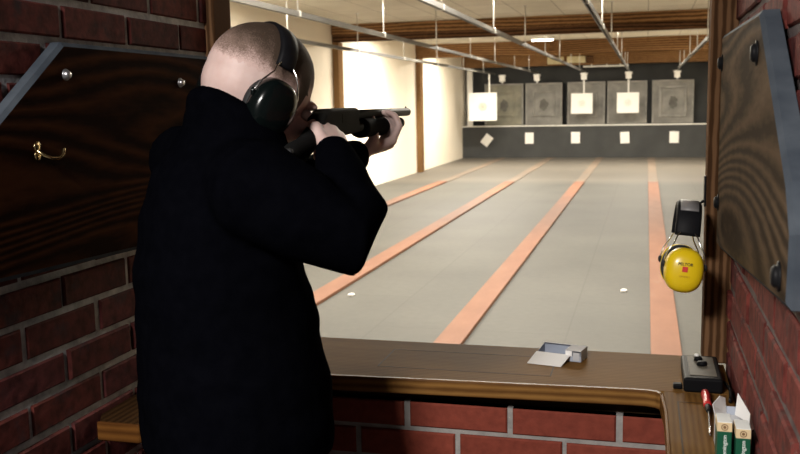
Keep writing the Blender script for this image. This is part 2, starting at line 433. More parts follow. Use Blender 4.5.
# lower rubber-faced parapet of the bullet wall with its ledge
b = B().box(XL, XR, 25.50, 25.995, 0, .88); struct('wall_parapet', b, 'rubber_low')
b = B().box(XL, XR, 25.47, 25.55, .875, .905, .004); struct('trim_8', b, 'white_paint')
b = B().box(-4.93, -4.77, 25.60, 25.66, .906, 2.50, .006); o = obj('batten', b, 'white_paint')
tag(o, 'white upright batten at the left end of the dark bullet wall', 'batten')

# ------------------------------------------------------------------ floor strips
strips = ((-3.99, -3.81, 'third strip to the left of the shooting lane, beside the pale left wall'),
          (-2.645, -2.465, 'second from the left, ending behind the elbow of the man'),
          (-1.305, -1.125, 'running down to the counter left of the folded-open carton'),
          (.050, .232, 'rightmost, passing behind the yellow ear muffs'))
for x0, x1, why in strips:
    b = B().box(x0, x1, 2.6, 17.6, 0, .026, .003)
    o = obj('floor_strip', b, 'strip')
    lab = {0: 'shortest visible orange strip on the range floor, nearest the pale left wall', 1: 'orange floor strip that runs behind the elbow of the man in black',
           2: 'orange floor strip meeting the counter left of the opened white carton', 3: 'orange floor strip passing behind the yellow ear muffs, rightmost of all'}[strips.index((x0, x1, why))]
    tag(o, lab, 'floor strip', 'orange strips along the range floor')
    b = B().box(x0, x1, 17.62, 25.45, 0, .010, .003); obj('faded_end', b, 'strip_faded', o)
for (x, y, lab) in ((-2.32, 6.95, 'small white scrap on the grey range floor near the man'), (-.155, 7.5, 'small white scrap on the range floor beside the yellow ear muffs')):
    b = B(); b.prism([(x - .022, y - .03), (x + .02, y - .022), (x + .026, y + .02), (x - .004, y + .035), (x - .026, y + .012)], 'z', 0, .016, .004)
    tag(obj('scrap', b, 'card_white'), lab, 'scrap')

# ------------------------------------------------------------------ target rails
ZR = 2.335
def make_rail():
    r = empty('target_rail', (0, 2.7, ZR))
    b = B()
    b.prism([(-.02, .022), (.02, .022), (.02, -.022), (.008, -.022), (.008, -.017), (.015, -.017), (.015, .016), (-.015, .016), (-.015, -.017), (-.008, -.017), (-.008, -.022), (-.02, -.022)], 'y', 2.7, 25.3)
    for f in b.bm.faces: pass
    bmesh.ops.translate(b.bm, verts=b.bm.verts, vec=V((0, 0, ZR)))
    obj('channel', b, 'rail', r)
    for y in (4.9, 7.45, 10.1, 12.8, 15.4, 18.0, 20.75, 23.4):
        b = B(); b.tube([(0, y, ZR + .02), (0, y, ZC)], .007, 8); b.box(-.03, .03, y - .03, y + .03, ZC - .006, ZC)
        b.box(-.024, .024, y - .02, y + .02, ZR - .024, ZR + .03, .003)
        obj('hanger', b, 'zinc', r)
    return r
rail0 = make_rail()
rl = ((-4.07, 'leftmost ceiling rail, close along the pale left wall of the range'), (-2.90, 'ceiling rail running above the head and gun of the man'),
      (-1.64, 'ceiling rail in the middle, third from the left wall'), (-.475, 'ceiling rail second from the right, ending above the fourth bullet catcher'),
      (.76, 'rightmost ceiling rail, leaving behind the right post of the booth'))
for i, (x, lab) in enumerate(rl):
    r = rail0 if i == 0 else copy_tree(rail0)
    r.location.x = x; tag(r, lab, 'rail', 'target carrier rails under the range ceiling')

# carriages at the far end of each rail
def make_carriage():
    r = empty('target_carriage', (0, 25.15, ZR - .03))
    b = B().box(-.075, .075, 25.06, 25.24, ZR - .215, ZR - .03, .012); obj('housing', b, 'white_paint', r)
    b = B(); b.lathe([(.03, -.012), (.03, .012)], (-.088, 25.15, ZR - .06), (1, 0, 0), 16); obj('pulley', b, 'zinc', r)
    b = B(); b.lathe([(.03, -.012), (.03, .012)], (.088, 25.15, ZR - .06), (1, 0, 0), 16); obj('pulley', b, 'zinc', r)
    b = B().box(-.02, .02, 25.12, 25.18, ZR - .262, ZR - .212, .004); obj('clip', b, 'zinc', r)
    return r
c0 = make_carriage()
cl = ('at the end of the leftmost rail beside the large target', 'with no paper, above the second bullet catcher', 'carrying the middle white paper target',
      'carrying the white paper target second from the right', 'with no paper, above the rightmost bullet catcher')
for i, (x, _) in enumerate(rl):
    r = c0 if i == 0 else copy_tree(c0)
    r.location.x = x if i else x + .22
    tag(r, 'white target carriage ' + cl[i], 'target carriage', 'carriages at the far ends of the rails')

# bullet catchers: grey slabs on the ledge
traps = ((-4.443, -3.341, 'olive grey worn bullet catcher half behind the large white target', 'trap_olive', 'panel'),
         (-3.285, -2.263, 'grey bullet catcher with dark worn square, bare between two paper targets', 'trap', 'worn'),
         (-2.126, -1.101, 'grey bullet catcher behind the middle white paper target', 'trap', 'frame'),
         (-1.048, .006, 'grey bullet catcher behind the white target second from the right', 'trap', None),
         (.136, 1.216, 'rightmost grey bullet catcher with bare raised square frame', 'trap', 'bigframe'))
for x0, x1, lab, m, kind in traps:
    cx = (x0 + x1) / 2; w = x1 - x0; s = w / 1.06
    r = empty('bullet_catcher', (cx, 25.75, .906)); z1 = 2.075
    b = B().box(x0, x1, 25.70, 25.82, .906, z1, .012); obj('slab', b, m, r)
    b = B()
    for (a, c, d, e) in ((x0, x0 + .05, .906, z1), (x1 - .05, x1, .906, z1), (x0 + .05, x1 - .05, z1 - .05, z1)): b.box(a, c, 25.675, 25.701, d, e, .006)
    obj('rim', b, 'trap_rim', r)
    if kind in ('frame', 'bigframe', 'worn', 'panel'):
        h = .36 if kind == 'bigframe' else .31; zc = 1.50 if kind != 'frame' else 1.45
        b = B()
        for (a, c, d, e) in ((cx - h, cx - h + .06, zc - h * 1.15, zc + h * 1.15), (cx + h - .06, cx + h, zc - h * 1.15, zc + h * 1.15), (cx - h + .06, cx + h - .06, zc + h * 1.15 - .06, zc + h * 1.15), (cx - h + .06, cx + h - .06, zc - h * 1.15, zc - h * 1.15 + .06)):
            b.box(a, c, 25.65, 25.701, d, e, .008)
        obj('frame', b, 'trap_rim' if kind == 'bigframe' else m, r)
    if kind in ('worn', 'bigframe', 'panel'):
        b = B(); pts = []
        rnd = random.Random(int(cx * 100))
        for k in range(22):
            a = 2 * PI * k / 22; rr = .13 * (1 + rnd.uniform(-.2, .2)); pts.append((cx + rr * .9 * math.cos(a), 1.47 + rr * 1.25 * math.sin(a)))
        b.prism(pts, 'y', 25.694, 25.702); obj('scar', b, 'worn', r)
    tag(r, lab, 'bullet catcher', 'bullet catchers on the ledge of the back wall')

# paper targets hanging from the carriages
def target(x0, x1, z0, z1, y, lab, ztop, inkm, xs):
    r = empty('paper_target', ((x0 + x1) / 2, y, z0))
    b = B().box(x0, x1, y - .004, y + .004, z0, z1); obj('sheet', b, 'paper', r)
    cx, cz = (x0 + x1) / 2, (z0 + z1) / 2; s = (x1 - x0)
    def disc(r0, r1):
        bb = B(); n = 32
        for k in range(n):
            a, c = 2 * PI * k / n, 2 * PI * (k + 1) / n
            bb.prism([(cx + r0 * math.cos(a), cz + r0 * math.sin(a)), (cx + r1 * math.cos(a), cz + r1 * math.sin(a)), (cx + r1 * math.cos(c), cz + r1 * math.sin(c)), (cx + r0 * math.cos(c), cz + r0 * math.sin(c))], 'y', y - .0062, y - .0035)
        return bb
    obj('bullseye', disc(0.001, s * .055), inkm, r)
    obj('ring', disc(s * .085, s * .125), inkm, r); obj('ring', disc(s * .16, s * .175), 'ink_pale', r)
    b = B()
    for xx in xs: b.box(xx - .018, xx + .018, y - .003, y + .003, z1 - .03, ztop)
    obj('hanging_strip', b, 'white_paint', r)
    tag(r, lab, 'target', 'paper targets on the range')
target(-4.63, -3.87, 1.075, 1.82, 24.3, 'largest white paper target, hanging at the left end by the wall', ZR - .0225, 'ink', (-4.07,))
target(-1.98, -1.41, 1.215, 1.76, 25.15, 'middle white paper target on its carriage, third from the left', 2.075, 'ink_pale', (-1.64,))
target(-.77, -.20, 1.215, 1.755, 25.15, 'white paper target second from right, left of the bare framed catcher', 2.075, 'ink_pale', (-.475,))

# plates on the parapet
pl = ((-4.35, .505, 38, 'tilted white plate on the dark parapet, leftmost of five'), (-3.15, .55, 0, 'white plate on the dark parapet below the bare worn catcher'),
      (-1.88, .555, 0, 'middle white plate of five on the dark parapet'), (-.56, .545, -3, 'fourth white plate on the parapet, below the second-from-right target'),
      (.725, .545, 0, 'rightmost white plate on the dark parapet below the framed catcher'))
for x, z, a, lab in pl:
    b = B().box(x - .12, x + .12, 25.485, 25.499, z - .155, z + .155, .004, rot=Matrix.Rotation(math.radians(a), 3, 'Y'))
    tag(obj('lane_plate', b, 'paper', loc=(x, 25.49, z)), lab, 'plate', 'white plates on the parapet')
b = B().box(-2.65, -2.20, 25.36, 25.435, 2.56, 2.75, .02); b.box(-2.12, -1.62, 25.36, 25.435, 2.58, 2.76, .02); b.mi = 1; b.box(-1.60, -1.42, 25.36, 25.435, 2.57, 2.76, .01)
tag(obj('lagging', b, ['cream_block', 'beam_dark']), 'pale yellow lagging fixed to the farthest ceiling beam', 'lagging')

b = B(); b.tube([(-1.66, 25.30, 2.472), (-.50, 25.30, 2.472)], .022, 12, True)
for xx in (-1.45, -1.05, -.70): b.box(xx - .014, xx + .014, 25.275, 25.325, 2.445, 2.531, .004)
tag(obj('conduit', b, 'white_paint'), 'short white conduit under the farthest beam, between two target carriages', 'conduit')
# ------------------------------------------------------------------ lamps
def tube_lamp(x, y, L, lab, along='X', z=2.80):
    r = empty('fluorescent_lamp', (x, y, z))
    b = B(); h = L / 2
    if along == 'X': b.box(x - h, x + h, y - .05, y + .05, z + .03, ZC - .001, .006)
    else: b.box(x - .05, x + .05, y - h, y + h, z + .03, ZC - .001, .006)
    obj('housing', b, 'white_paint', r)
    b = B(); d = V((1, 0, 0)) if along == 'X' else V((0, 1, 0)); c = V((x, y, z + .012))
    b.tube([c - d * (h - .03), c + d * (h - .03)], .016, 10); obj('lamp_tube', b, 'tube', r)
    tag(r, lab, 'lamp', 'fluorescent lamps on the range ceiling'); return r
LT = [(-3.6, 6.4), (-.6, 6.4), (-3.6, 9.7), (-.6, 9.7)]
for i, (x, y) in enumerate(LT):
    tube_lamp(x, y, 2.2, ['near left', 'near right', 'second left', 'second right'][i] + ' fluorescent lamp on the range ceiling before the first beam')
tube_lamp(-3.3, 16.2, 2.4, 'fluorescent lamp behind the first beam by the left wall')
tube_lamp(-.3, 16.2, 2.4, 'fluorescent lamp behind the first beam on the right')
tube_lamp(-2.1, 19.2, .5, 'short fluorescent lamp glimpsed just under the first beam')
tube_lamp(-3.4, 21.6, 2.2, 'fluorescent lamp behind the second beam on the left')
tube_lamp(.2, 21.6, 2.2, 'fluorescent lamp behind the second beam on the right')
def area(name, loc, sx, sy, power, color=(1, .92, .78), rot=(0, 0, 0)):
    L = bpy.data.lights.new(name, 'AREA'); L.shape = 'RECTANGLE'; L.size = sx; L.size_y = sy; L.energy = power; L.color = color
    o = bpy.data.objects.new(name, L); o.location = loc; o.rotation_euler = rot; COL.objects.link(o); return o
K = 1.0
for x, y in LT: area('tube_light', (x, y, 2.78), 2.2, .06, 165 * K)
area('tube_light', (-3.3, 16.2, 2.78), 2.4, .06, 400 * K)
area('tube_light', (-.3, 16.2, 2.78), 2.4, .06, 190 * K)
area('tube_light', (-3.4, 21.6, 2.78), 2.2, .06, 240 * K)
area('tube_light', (.2, 21.6, 2.78), 2.2, .06, 240 * K)
# lobby lamp behind the photographer
r = empty('ceiling_lamp', (-.88, -.9, 2.749))
b = B().lathe([(.02, 0), (.15, 0), (.15, -.02), (.14, -.03)], (-.88, -.9, 2.749), (0, 0, 1), 32); obj('lamp_base', b, 'white_paint', r)
b = B().lathe([(.145, -.03), (.14, -.07), (.10, -.10), (.01, -.112)], (-.88, -.9, 2.749), (0, 0, 1), 32); obj('lamp_shade', b, 'bulb', r)
tag(r, 'round ceiling lamp of the lobby behind the shooting booth', 'lamp')
area('lobby_light', (-.88, -.9, 2.62), .55, .55, 200, (1, .95, .90))

# ------------------------------------------------------------------ counter
def slab_profile(z, t): pass
r = empty('counter', (-.45, 2.0, .905))
b = B()
pts = [(-1.075, 2.218), (-1.075, 1.895), (-.68, 1.895), (.0, 1.926), (.182, 1.93), (.182, 2.157), (.134, 2.157), (.134, 2.218)]
b.prism(pts, 'z', .908, .94, .002, 2)
obj('worktop', b, 'counter', r)
# worn front lip
b = B(); pts = [(-.955, 1.889), (-.68, 1.890), (-.30, 1.908), (-.02, 1.921), (.010, 1.920), (.028, 1.914), (.036, 1.904), (.0425, 1.9045), (.040, 1.918), (.030, 1.9285), (.012, 1.932), (-.02, 1.933), (-.30, 1.920), (-.68, 1.902), (-.955, 1.901)]
b.prism(pts, 'z', .906, .9415, .003, 3); obj('front_lip', b, 'counter_edge', r)
b = B()
for (x0, x1, y0, y1) in ((-.60, -.20, 2.135, 2.138), (-.60, -.20, 1.985, 1.988), (-.603, -.600, 1.985, 2.138), (-.20, -.197, 1.985, 2.138)): b.box(x0, x1, y0, y1, .9398, .9404)
obj('inlay_line', b, 'groove', r)
b = B().box(-1.07, .18, 1.985, 2.0, .85, .908); obj('shadow_strip', b, 'groove', r)  # added dark strip standing in for the shadow below the worktop
tag(r, 'brown varnished wooden counter across the front of the booth', 'counter')
# side shelves
r = empty('side_shelf', (.12, 1.5, .905)); b = B()
b.prism([(.050, 1.26), (.182, 1.26), (.182, 1.929), (.0435, 1.9275), (.0435, 1.90), (.047, 1.80)], 'z', .908, .94, .002, 1)
obj('shelf_top', b, 'counter_y', r)
b = B().prism([(.046, 1.26), (.053, 1.26), (.0505, 1.80), (.0445, 1.903), (.0365, 1.903), (.0435, 1.80)], 'z', .906, .9415, .002, 2); obj('front_lip', b, 'counter_edge_y', r)
b = B(); b.box(.070, .073, 1.45, 1.865, .9398, .9404); b.box(.073, .165, 1.862, 1.865, .9398, .9404); obj('inlay_line', b, 'groove', r)
tag(r, 'narrow wooden side shelf along the right brick wall holding the boxes', 'shelf')
r = empty('side_shelf', (-1.0, 1.6, .905)); b = B()
b.prism([(-1.052, 1.535), (-.965, 1.535), (-.955, 1.545), (-.955, 1.893), (-1.075, 1.893), (-1.075, 1.575)], 'z', .897, .930, .003, 2); obj('shelf_top', b, 'shelf_shaded', r)
b = B().prism([(-1.054, 1.526), (-.962, 1.526), (-.952, 1.536), (-.952, 1.56), (-.957, 1.56), (-.957, 1.54), (-.965, 1.534), (-1.054, 1.534)], 'z', .893, .9312, .002, 1); obj('front_lip', b, 'shelf_edge_shaded', r)
tag(r, 'short wooden side shelf by the left brick wall behind the man', 'shelf')

# ------------------------------------------------------------------ wall panels
def panel(name, x_wall, x_face, poly, m, lab):
    r = empty(name, ((x_wall + x_face) / 2, poly[0][0], poly[0][1])); s = 1 if x_face > x_wall else -1
    # bevelled board: edge ring grey, face wood
    b = B(); n = len(poly); cy = sum(p[0] for p in poly) / n; cz = sum(p[1] for p in poly) / n
    def inset(d):
        out = []
        for i in range(n):
            p0, p1, p2 = V((*poly[i - 1], 0)), V((*poly[i], 0)), V((*poly[(i + 1) % n], 0))
            e1 = (p1 - p0).normalized(); e2 = (p2 - p1).normalized()
            n1 = V((-e1.y, e1.x, 0)); n2 = V((-e2.y, e2.x, 0))
            q = V((cy, cz, 0)) - p1
            if n1.dot(q) < 0: n1 = -n1
            if n2.dot(q) < 0: n2 = -n2
            m_ = (n1 + n2).normalized(); k = d / max(.3, m_.dot(n1)); out.append((p1.x + m_.x * k, p1.y + m_.y * k))
        return out
    i1 = inset(.008)
    v0 = [b.bm.verts.new((x_wall, *p)) for p in poly]; v1 = [b.bm.verts.new((x_face - s * .006, *p)) for p in poly]; v2 = [b.bm.verts.new((x_face, *p)) for p in i1]
    fs = []
    for a, c in ((v0, v1), (v1, v2)):
        for i in range(n): fs.append(b.bm.faces.new((a[i], a[(i + 1) % n], c[(i + 1) % n], c[i])))
    f1 = b.bm.faces.new(v2); f0 = b.bm.faces.new(list(reversed(v0)))
    bmesh.ops.recalc_face_normals(b.bm, faces=fs + [f1, f0])
    for f in fs: f.material_index = 1
    obj('board', b, [m, 'panel_edge'], r)
    tag(r, lab, 'panel'); return r
PLX = -1.05
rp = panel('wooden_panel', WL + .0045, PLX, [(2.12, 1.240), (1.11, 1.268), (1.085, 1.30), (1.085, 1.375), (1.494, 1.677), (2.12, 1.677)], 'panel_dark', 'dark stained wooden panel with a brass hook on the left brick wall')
def bolt(x, y, z, s, m, parent, rr=.011):
    b = B(); b.lathe([(rr * 1.35, 0), (rr * 1.35, .002), (rr, .003), (rr, .006), (rr * .75, .0095), (.0005, .0105)], (x, y, z), (s, 0, 0), 20); obj('bolt', b, m, parent)
for y, z in ((1.496, 1.617), (1.93, 1.61)): bolt(PLX, y, z, 1, 'bolt_steel', rp, .008)
b = B(); hk = (PLX, 1.406, 1.478)
b.lathe([(.009, 0), (.009, .002), (.004, .003)], (PLX, 1.398, 1.488), (1, 0, 0), 16); b.lathe([(.009, 0), (.009, .002), (.004, .003)], (PLX, 1.398, 1.472), (1, 0, 0), 16)
b.tube([(PLX, 1.398, 1.481), (PLX + .012, 1.400, 1.472), (PLX + .020, 1.412, 1.466), (PLX + .024, 1.426, 1.466), (PLX + .026, 1.436, 1.472), (PLX + .026, 1.440, 1.481)], [.0035, .0032, .003, .003, .0028, .003], 10, True)
obj('hook', b, 'brass', rp)
PRX = .155
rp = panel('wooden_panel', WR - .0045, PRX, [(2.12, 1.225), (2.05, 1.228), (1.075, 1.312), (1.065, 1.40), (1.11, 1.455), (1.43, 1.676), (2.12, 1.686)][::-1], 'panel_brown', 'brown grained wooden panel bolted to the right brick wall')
for y, z in ((2.085, 1.625), (1.44, 1.615), (1.135, 1.34), (2.085, 1.325)): bolt(PRX, y, z, -1, 'black_metal', rp, .0135)

# ------------------------------------------------------------------ hook + yellow ear muffs
r = empty('wall_hook', (.134, 2.19, 1.33)); b = B()
b.box(.1305, .1345, 2.175, 2.205, 1.305, 1.375, .001); obj('plate', b, 'black_metal', r)
b = B(); b.tube([(.132, 2.19, 1.318), (.118, 2.165, 1.312), (.100, 2.13, 1.309), (.088, 2.105, 1.310), (.083, 2.094, 1.319)], .0032, 10, True); obj('peg', b, 'black_metal', r)
tag(r, 'small black hook on the right post holding the yellow ear muffs', 'hook')

def ear_muffs(lab, center, right, upv, cup_m, text, half=.082, cup_r=(.041, .049), rise=.150, pad=.03, foam='foam', band_w=.034, lift=.0, group=None, knob=None, back=None, front_grey=False):
    """ear muffs: two cups on the axis `right` around `center`, band over `upv`"""
    R_ = V(right).normalized(); U = (V(upv) - V(upv).dot(R_) * R_).normalized(); F = U.cross(R_).normalized()
    c = V(center)
    r = empty('ear_muffs', c)
    for s in (1, -1):
        b = B(); N = 36
        prof = [(.98, 0), (1.0, .006), (.985, .016), (.93, .025), (.80, .032), (.55, .0365), (.25, .0385), (.02, .039)]
        rings = []
        for q, h in prof:
            ring = []
            for k in range(N):
                a = 2 * PI * k / N; ca, sa = math.cos(a), math.sin(a); e = 2 / 2.35
                x = cup_r[0] * q * math.copysign(abs(ca) ** e, ca); y = cup_r[1] * q * math.copysign(abs(sa) ** e, sa)
                ring.append(c + R_ * s * (half + h) + F * x + U * y)
            rings.append(ring)
        b.loft(rings); cup = obj('cup', b, cup_m, r)
        b = B(); rings = []
        for q, h in ((.70, -.001), (.93, .0), (1.0, -.008), (.98, -.016), (.86, -.022), (.66, -.02), (.6, -.008)):
            rings.append([c + R_ * s * (half + h) + F * (cup_r[0] * q * math.cos(2 * PI * k / N)) + U * (cup_r[1] * q * math.sin(2 * PI * k / N)) for k in range(N)])
        b.loft(rings); obj('cushion', b, foam, r)
        if text and s == 1:
            ex = R_ * (half + .0393)
            b = B(); p = c + ex + U * .004
            b.sheet([p - F * .0055 - U * .0055, p + F * .0055 - U * .0055, p + F * .0055 + U * .0055, p - F * .0055 + U * .0055], .0006)
            obj('emblem', b, 'print_red', cup)
            cup['text_at'] = 0
        # steel wires from the band's end to both flanks of the cup
        for f in (1, -1):
            top = c + U * (rise * .60) + R_ * s * (half - .006) + F * f * .010
            mid = c + U * (rise * .42) + R_ * s * (half + .012) + F * f * (cup_r[0] * .62)
            low = c + U * .012 + R_ * s * (half + .010) + F * f * (cup_r[0] * 1.05)
            b = B(); b.tube([top, top.lerp(mid, .5) + F * f * .003, mid, mid.lerp(low, .5) + F * f * .004, low], .0016, 8, True); obj('wire', b, 'steel', r)
        for f in (1, -1):
            b = B(); p = c + U * .010 + R_ * s * (half + .008) + F * f * (cup_r[0] * 1.03); b.ell(p, (.005, .005, .008), seg=10)
            obj('pivot', b, knob or cup_m, r)
    # padded headband
    b = B(); rings = []; n = 28
    for i in range(n + 1):
        a = PI * i / n; x = math.cos(a); z = math.sin(a)
        ctr = c + R_ * x * (half - .008) + U * (rise * .52 + z * (rise * .48))
        nr = (R_ * x + U * z).normalized(); w = band_w / 2; t = .007
        rings.append([ctr + F * u + nr * v for u, v in ((-w, -t * .5), (-w * .8, -t), (0, -t * 1.15), (w * .8, -t), (w, -t * .5), (w, t * .4), (w * .8, t), (0, t * 1.1), (-w * .8, t), (-w, t * .4))])
    b.loft(rings); hb = obj('headband', b, 'pad_black', r)
    if front_grey:
        b = B(); rings = []
        for i in range(7, 14):
            a = PI * i / n; x = math.cos(a); z = math.sin(a)
            ctr = c + R_ * x * (half - .008) + U * (rise * .52 + z * (rise * .48)); nr = (R_ * x + U * z).normalized(); w = band_w * .36
            rings.append([ctr + F * u + nr * v for u, v in ((-w, .006), (w, .006), (w, .0098), (-w, .0098))])
        b.loft(rings); obj('pad', b, 'pad_grey', hb)
    tag(r, lab, 'ear muffs', group)
    return r, R_, U, F, c

def text_mesh(name, body, size, m, parent, origin, xdir, ydir, ext=.0003, align='CENTER'):
    cu = bpy.data.curves.new(name, 'FONT'); cu.body = body; cu.size = size; cu.extrude = ext; cu.align_x = align; cu.align_y = 'CENTER'
    t = bpy.data.objects.new(name, cu); COL.objects.link(t)
    bpy.context.view_layer.update()
    me = bpy.data.meshes.new_from_object(t.evaluated_get(bpy.context.evaluated_depsgraph_get()))
    bpy.data.objects.remove(t)
    x = V(xdir).normalized(); y = V(ydir).normalized(); z = x.cross(y)
    off = wloc(parent)
    for v in me.vertices: v.co = V(origin) + x * v.co.x + y * v.co.y + z * v.co.z - off
    me.materials.clear(); me.materials.append(M[m])
    o = bpy.data.objects.new(name, me); COL.objects.link(o); o.parent = parent; return o

ym, R_, U, F, c = ear_muffs('yellow ear muffs hanging from the hook on the right post', (.079, 2.050, 1.184), (.035, -.99, .10), (.10, .06, 1), 'yellow', True, half=.062, cup_r=(.041, .048), rise=.140, foam='foam', band_w=.052, knob='foam', front_grey=True)
cup = [o for o in ym.children if o.name.startswith('cup')][0]
ex = R_ * (.062 + .0395)
# outward normal R_; seen from outside, text runs along xdir with ydir up and xdir x ydir = R_
xd = U.cross(R_)
text_mesh('lettering', 'PELTOR', .0085, 'print_black', cup, c + ex + U * .0145, xd, U)
text_mesh('lettering', 'OPTIME I', .0052, 'yellow_dark', cup, c + ex - U * .0115, xd, U)

# ------------------------------------------------------------------ things on the counter
# opened carton lying on its back, its lid flap towards the shooter
r = empty('carton', (-.186, 2.145, .9405)); a = math.radians(-13)
def rot(x, y, z, o=(-.186, 2.145)):
    return V((o[0] + x * math.cos(a) - y * math.sin(a), o[1] + x * math.sin(a) + y * math.cos(a), .9408 + z))
def card(b, pts, t=.0012): b.sheet([rot(*p) for p in pts], t)
w, d, h = .053, .026, .025
b = B(); card(b, [(-w, d, 0), (w, d, 0), (w, d, h), (-w, d, h)]); card(b, [(-w, -d, 0), (w, -d, 0), (w, -d, h * .55), (-w, -d, h * .55)]); card(b, [(-w, -d, 0), (w, -d, 0), (w, d, 0), (-w, d, 0)])
card(b, [(-w, -d, 0), (-w, d, 0), (-w, d, h), (-w, -d, h * .6)]); card(b, [(w, -d, 0), (w, d, 0), (w, d, h), (w, -d, h)])
obj('tray', b, 'card_blue', r)
b = B(); card(b, [(w * .30, -d * 1.02, h), (w * 1.02, -d * 1.02, h), (w * 1.02, d, h * 1.02), (w * .30, d, h * 1.02)]); card(b, [(-w, d * .55, h * 1.1), (w * .3, d * .55, h * 1.1), (w * .3, d, h), (-w, d, h)]); obj('top_panel', b, 'card_grey', r)
b = B(); card(b, [(-w * 1.05, -d * 1.03, h * .62), (w * .55, -d * 1.03, h * .62), (w * .44, -d - .056, .001), (-w * 1.10, -d - .058, .001)]); o = obj('flap', b, 'card_white', r); tag(o, 'white flap folded down')
b = B(); card(b, [(w * .32, -d * 1.06, h * .5), (w * .62, -d * 1.06, h * .5), (w * .62, -d * 1.06, h), (w * .32, -d * 1.06, h)]); obj('tab', b, 'card_white', r)
b = B(); 
for k in range(5): 
    p = rot(w * .70 + .001, -d * 1.06, h * .2 + k * .004)
obj('end_label', B().sheet([rot(w * .66, -d * 1.07, h * .12), rot(w * .97, -d * 1.07, h * .12), rot(w * .97, -d * 1.07, h * .9), rot(w * .66, -d * 1.07, h * .9)], .0006), 'card_grey', r)
b.bm.free()
tag(r, 'opened white and blue cardboard carton lying on the wooden counter', 'carton')

# control box
r = empty('control_box', (.125, 2.03, .9405)); b = B()
b.box(.085, .163, 1.928, 2.110, .9406, .972, .005, 3); obj('case', b, 'box_black', r)
b = B().box(.0975, .1525, 1.948, 2.094, .9715, .9735, .0008); obj('faceplate', b, 'plate_grey', r)
for (x, y, rr, m) in ((.120, 2.062, .009, 'box_black'), (.126, 2.025, .011, 'box_black')):
    b = B().lathe([(rr, 0), (rr, .006), (rr * .85, .008), (rr * .5, .009), (.0005, .009)], (x, y, .9735), (0, 0, 1), 20); obj('knob', b, m, r)
b = B().lathe([(.006, 0), (.005, .004), (.0005, .005)], (.117, 2.066, .9824), (0, 0, 1), 16); o = obj('button', b, 'white_paint', r)
b = B(); b.tube([(.160, 2.0, .950), (.172, 1.98, .949), (.178, 1.94, .948), (.176, 1.90, .947), (.172, 1.87, .9455)], .0035, 8, True); obj('cable', b, 'box_black', r)
tag(r, 'black control box with grey faceplate and two knobs beside the right post', 'control box')
b = B(); b.box(.064, .083, 1.945, 1.962, .9406, .952, .003); b.mi = 0
tag(obj('plug', b, 'box_black'), 'small black plug lying left of the black control box', 'plug')

# screwdriver
r = empty('screwdriver', (.131, 1.8, .9405)); z = .9505
b = B(); b.lathe([(.004, 0), (.0085, .004), (.009, .02), (.0075, .05), (.0085, .08), (.006, .09)], (.126, 1.905, z), (0, -1, 0), 14); obj('handle', b, 'red_plastic', r)
b = B(); b.lathe([(.0062, .09), (.0068, .10), (.005, .118), (.0035, .122)], (.126, 1.905, z), (0, -1, 0), 12); obj('collar', b, 'box_black', r)
b = B(); b.tube([(.126, 1.784, z), (.1215, 1.68, z - .004), (.121, 1.665, z - .0045)], [.0022, .0022, .0014], 8); obj('blade', b, 'steel', r)
tag(r, 'red handled screwdriver lying on the right side shelf', 'screwdriver')

# cartridge boxes and open carton behind them
def ammo_box(x0, x1, y0, h, lab):
    dpt = .046; y1 = y0 + dpt; z0 = .9405; r = empty('cartridge_box', ((x0 + x1) / 2, (y0 + y1) / 2, z0))
    b = B().box(x0, x1, y0, y1, z0, z0 + h - .017, .0008); bd = obj('body', b, 'green', r)
    b = B().box(x0 - .0004, x1 + .0004, y0 - .0004, y1, z0 + h - .0168, z0 + h - .001, .0006); e = obj('end_band', b, 'cream', r)
    cx = (x0 + x1) / 2; zc = z0 + h - .009
    def ring(r0, r1, y):
        bb = B(); n = 24
        for k in range(n):
            aa, cc = 2 * PI * k / n, 2 * PI * (k + 1) / n
            bb.prism([(cx + r0 * math.cos(aa), zc + r0 * math.sin(aa)), (cx + r1 * math.cos(aa), zc + r1 * math.sin(aa)), (cx + r1 * math.cos(cc), zc + r1 * math.sin(cc)), (cx + r0 * math.cos(cc), zc + r0 * math.sin(cc))], 'y', y - .0004, y)
        return bb
    obj('emblem', ring(.0042, .0056, y0 - .0005), 'emblem', e); obj('emblem', ring(.0002, .0026, y0 - .0005), 'emblem', e)
    b = B().box(x0, x1, y0, y1, z0 + h - .0012, z0 + h, .0004); obj('lid', b, 'white_print', r)
    text_mesh('lettering', 'Remington', .0095, 'white_print', bd, (cx + .0005, y0 - .0004, z0 + (h - .017) * .5), (0, 0, 1), (-1, 0, 0))
    tag(r, lab, 'cartridge box', 'green cartridge boxes standing on the shelf'); return r
ammo_box(.1245, .1475, 1.556, .0700, 'green and cream cartridge box with white top, left of the pair, nearer the screwdriver')
ammo_box(.1530, .1760, 1.543, .0650, 'green and cream cartridge box with white top, right of the pair, against the brick wall')
r = empty('open_carton', (.15, 1.65, .9405)); z0 = .9407
b = B(); X0, X1, Y0, Y1, H = .1265, .1815, 1.605, 1.655, .050
for pts in ([(X0, Y0, z0), (X1, Y0, z0), (X1, Y0, z0 + H), (X0, Y0, z0 + H)], [(X0, Y1, z0), (X1, Y1, z0), (X1, Y1, z0 + H), (X0, Y1, z0 + H)], [(X0, Y0, z0), (X0, Y1, z0), (X0, Y1, z0 + H), (X0, Y0, z0 + H)], [(X1, Y0, z0), (X1, Y1, z0), (X1, Y1, z0 + H), (X1, Y0, z0 + H)], [(X0, Y0, z0), (X1, Y0, z0), (X1, Y1, z0), (X0, Y1, z0)]): b.sheet(pts, .0008)
obj('body', b, 'card_grey', r)
b = B().sheet([(X0, Y0 + .006, z0 + H), (X0 + .020, Y1, z0 + H), (X0 + .017, Y1 + .002, z0 + H + .030), (X0 + .006, Y0 + .030, z0 + H + .040), (X0 - .007, Y0 + .010, z0 + H + .030)], .0008); obj('flap', b, 'card_white', r)
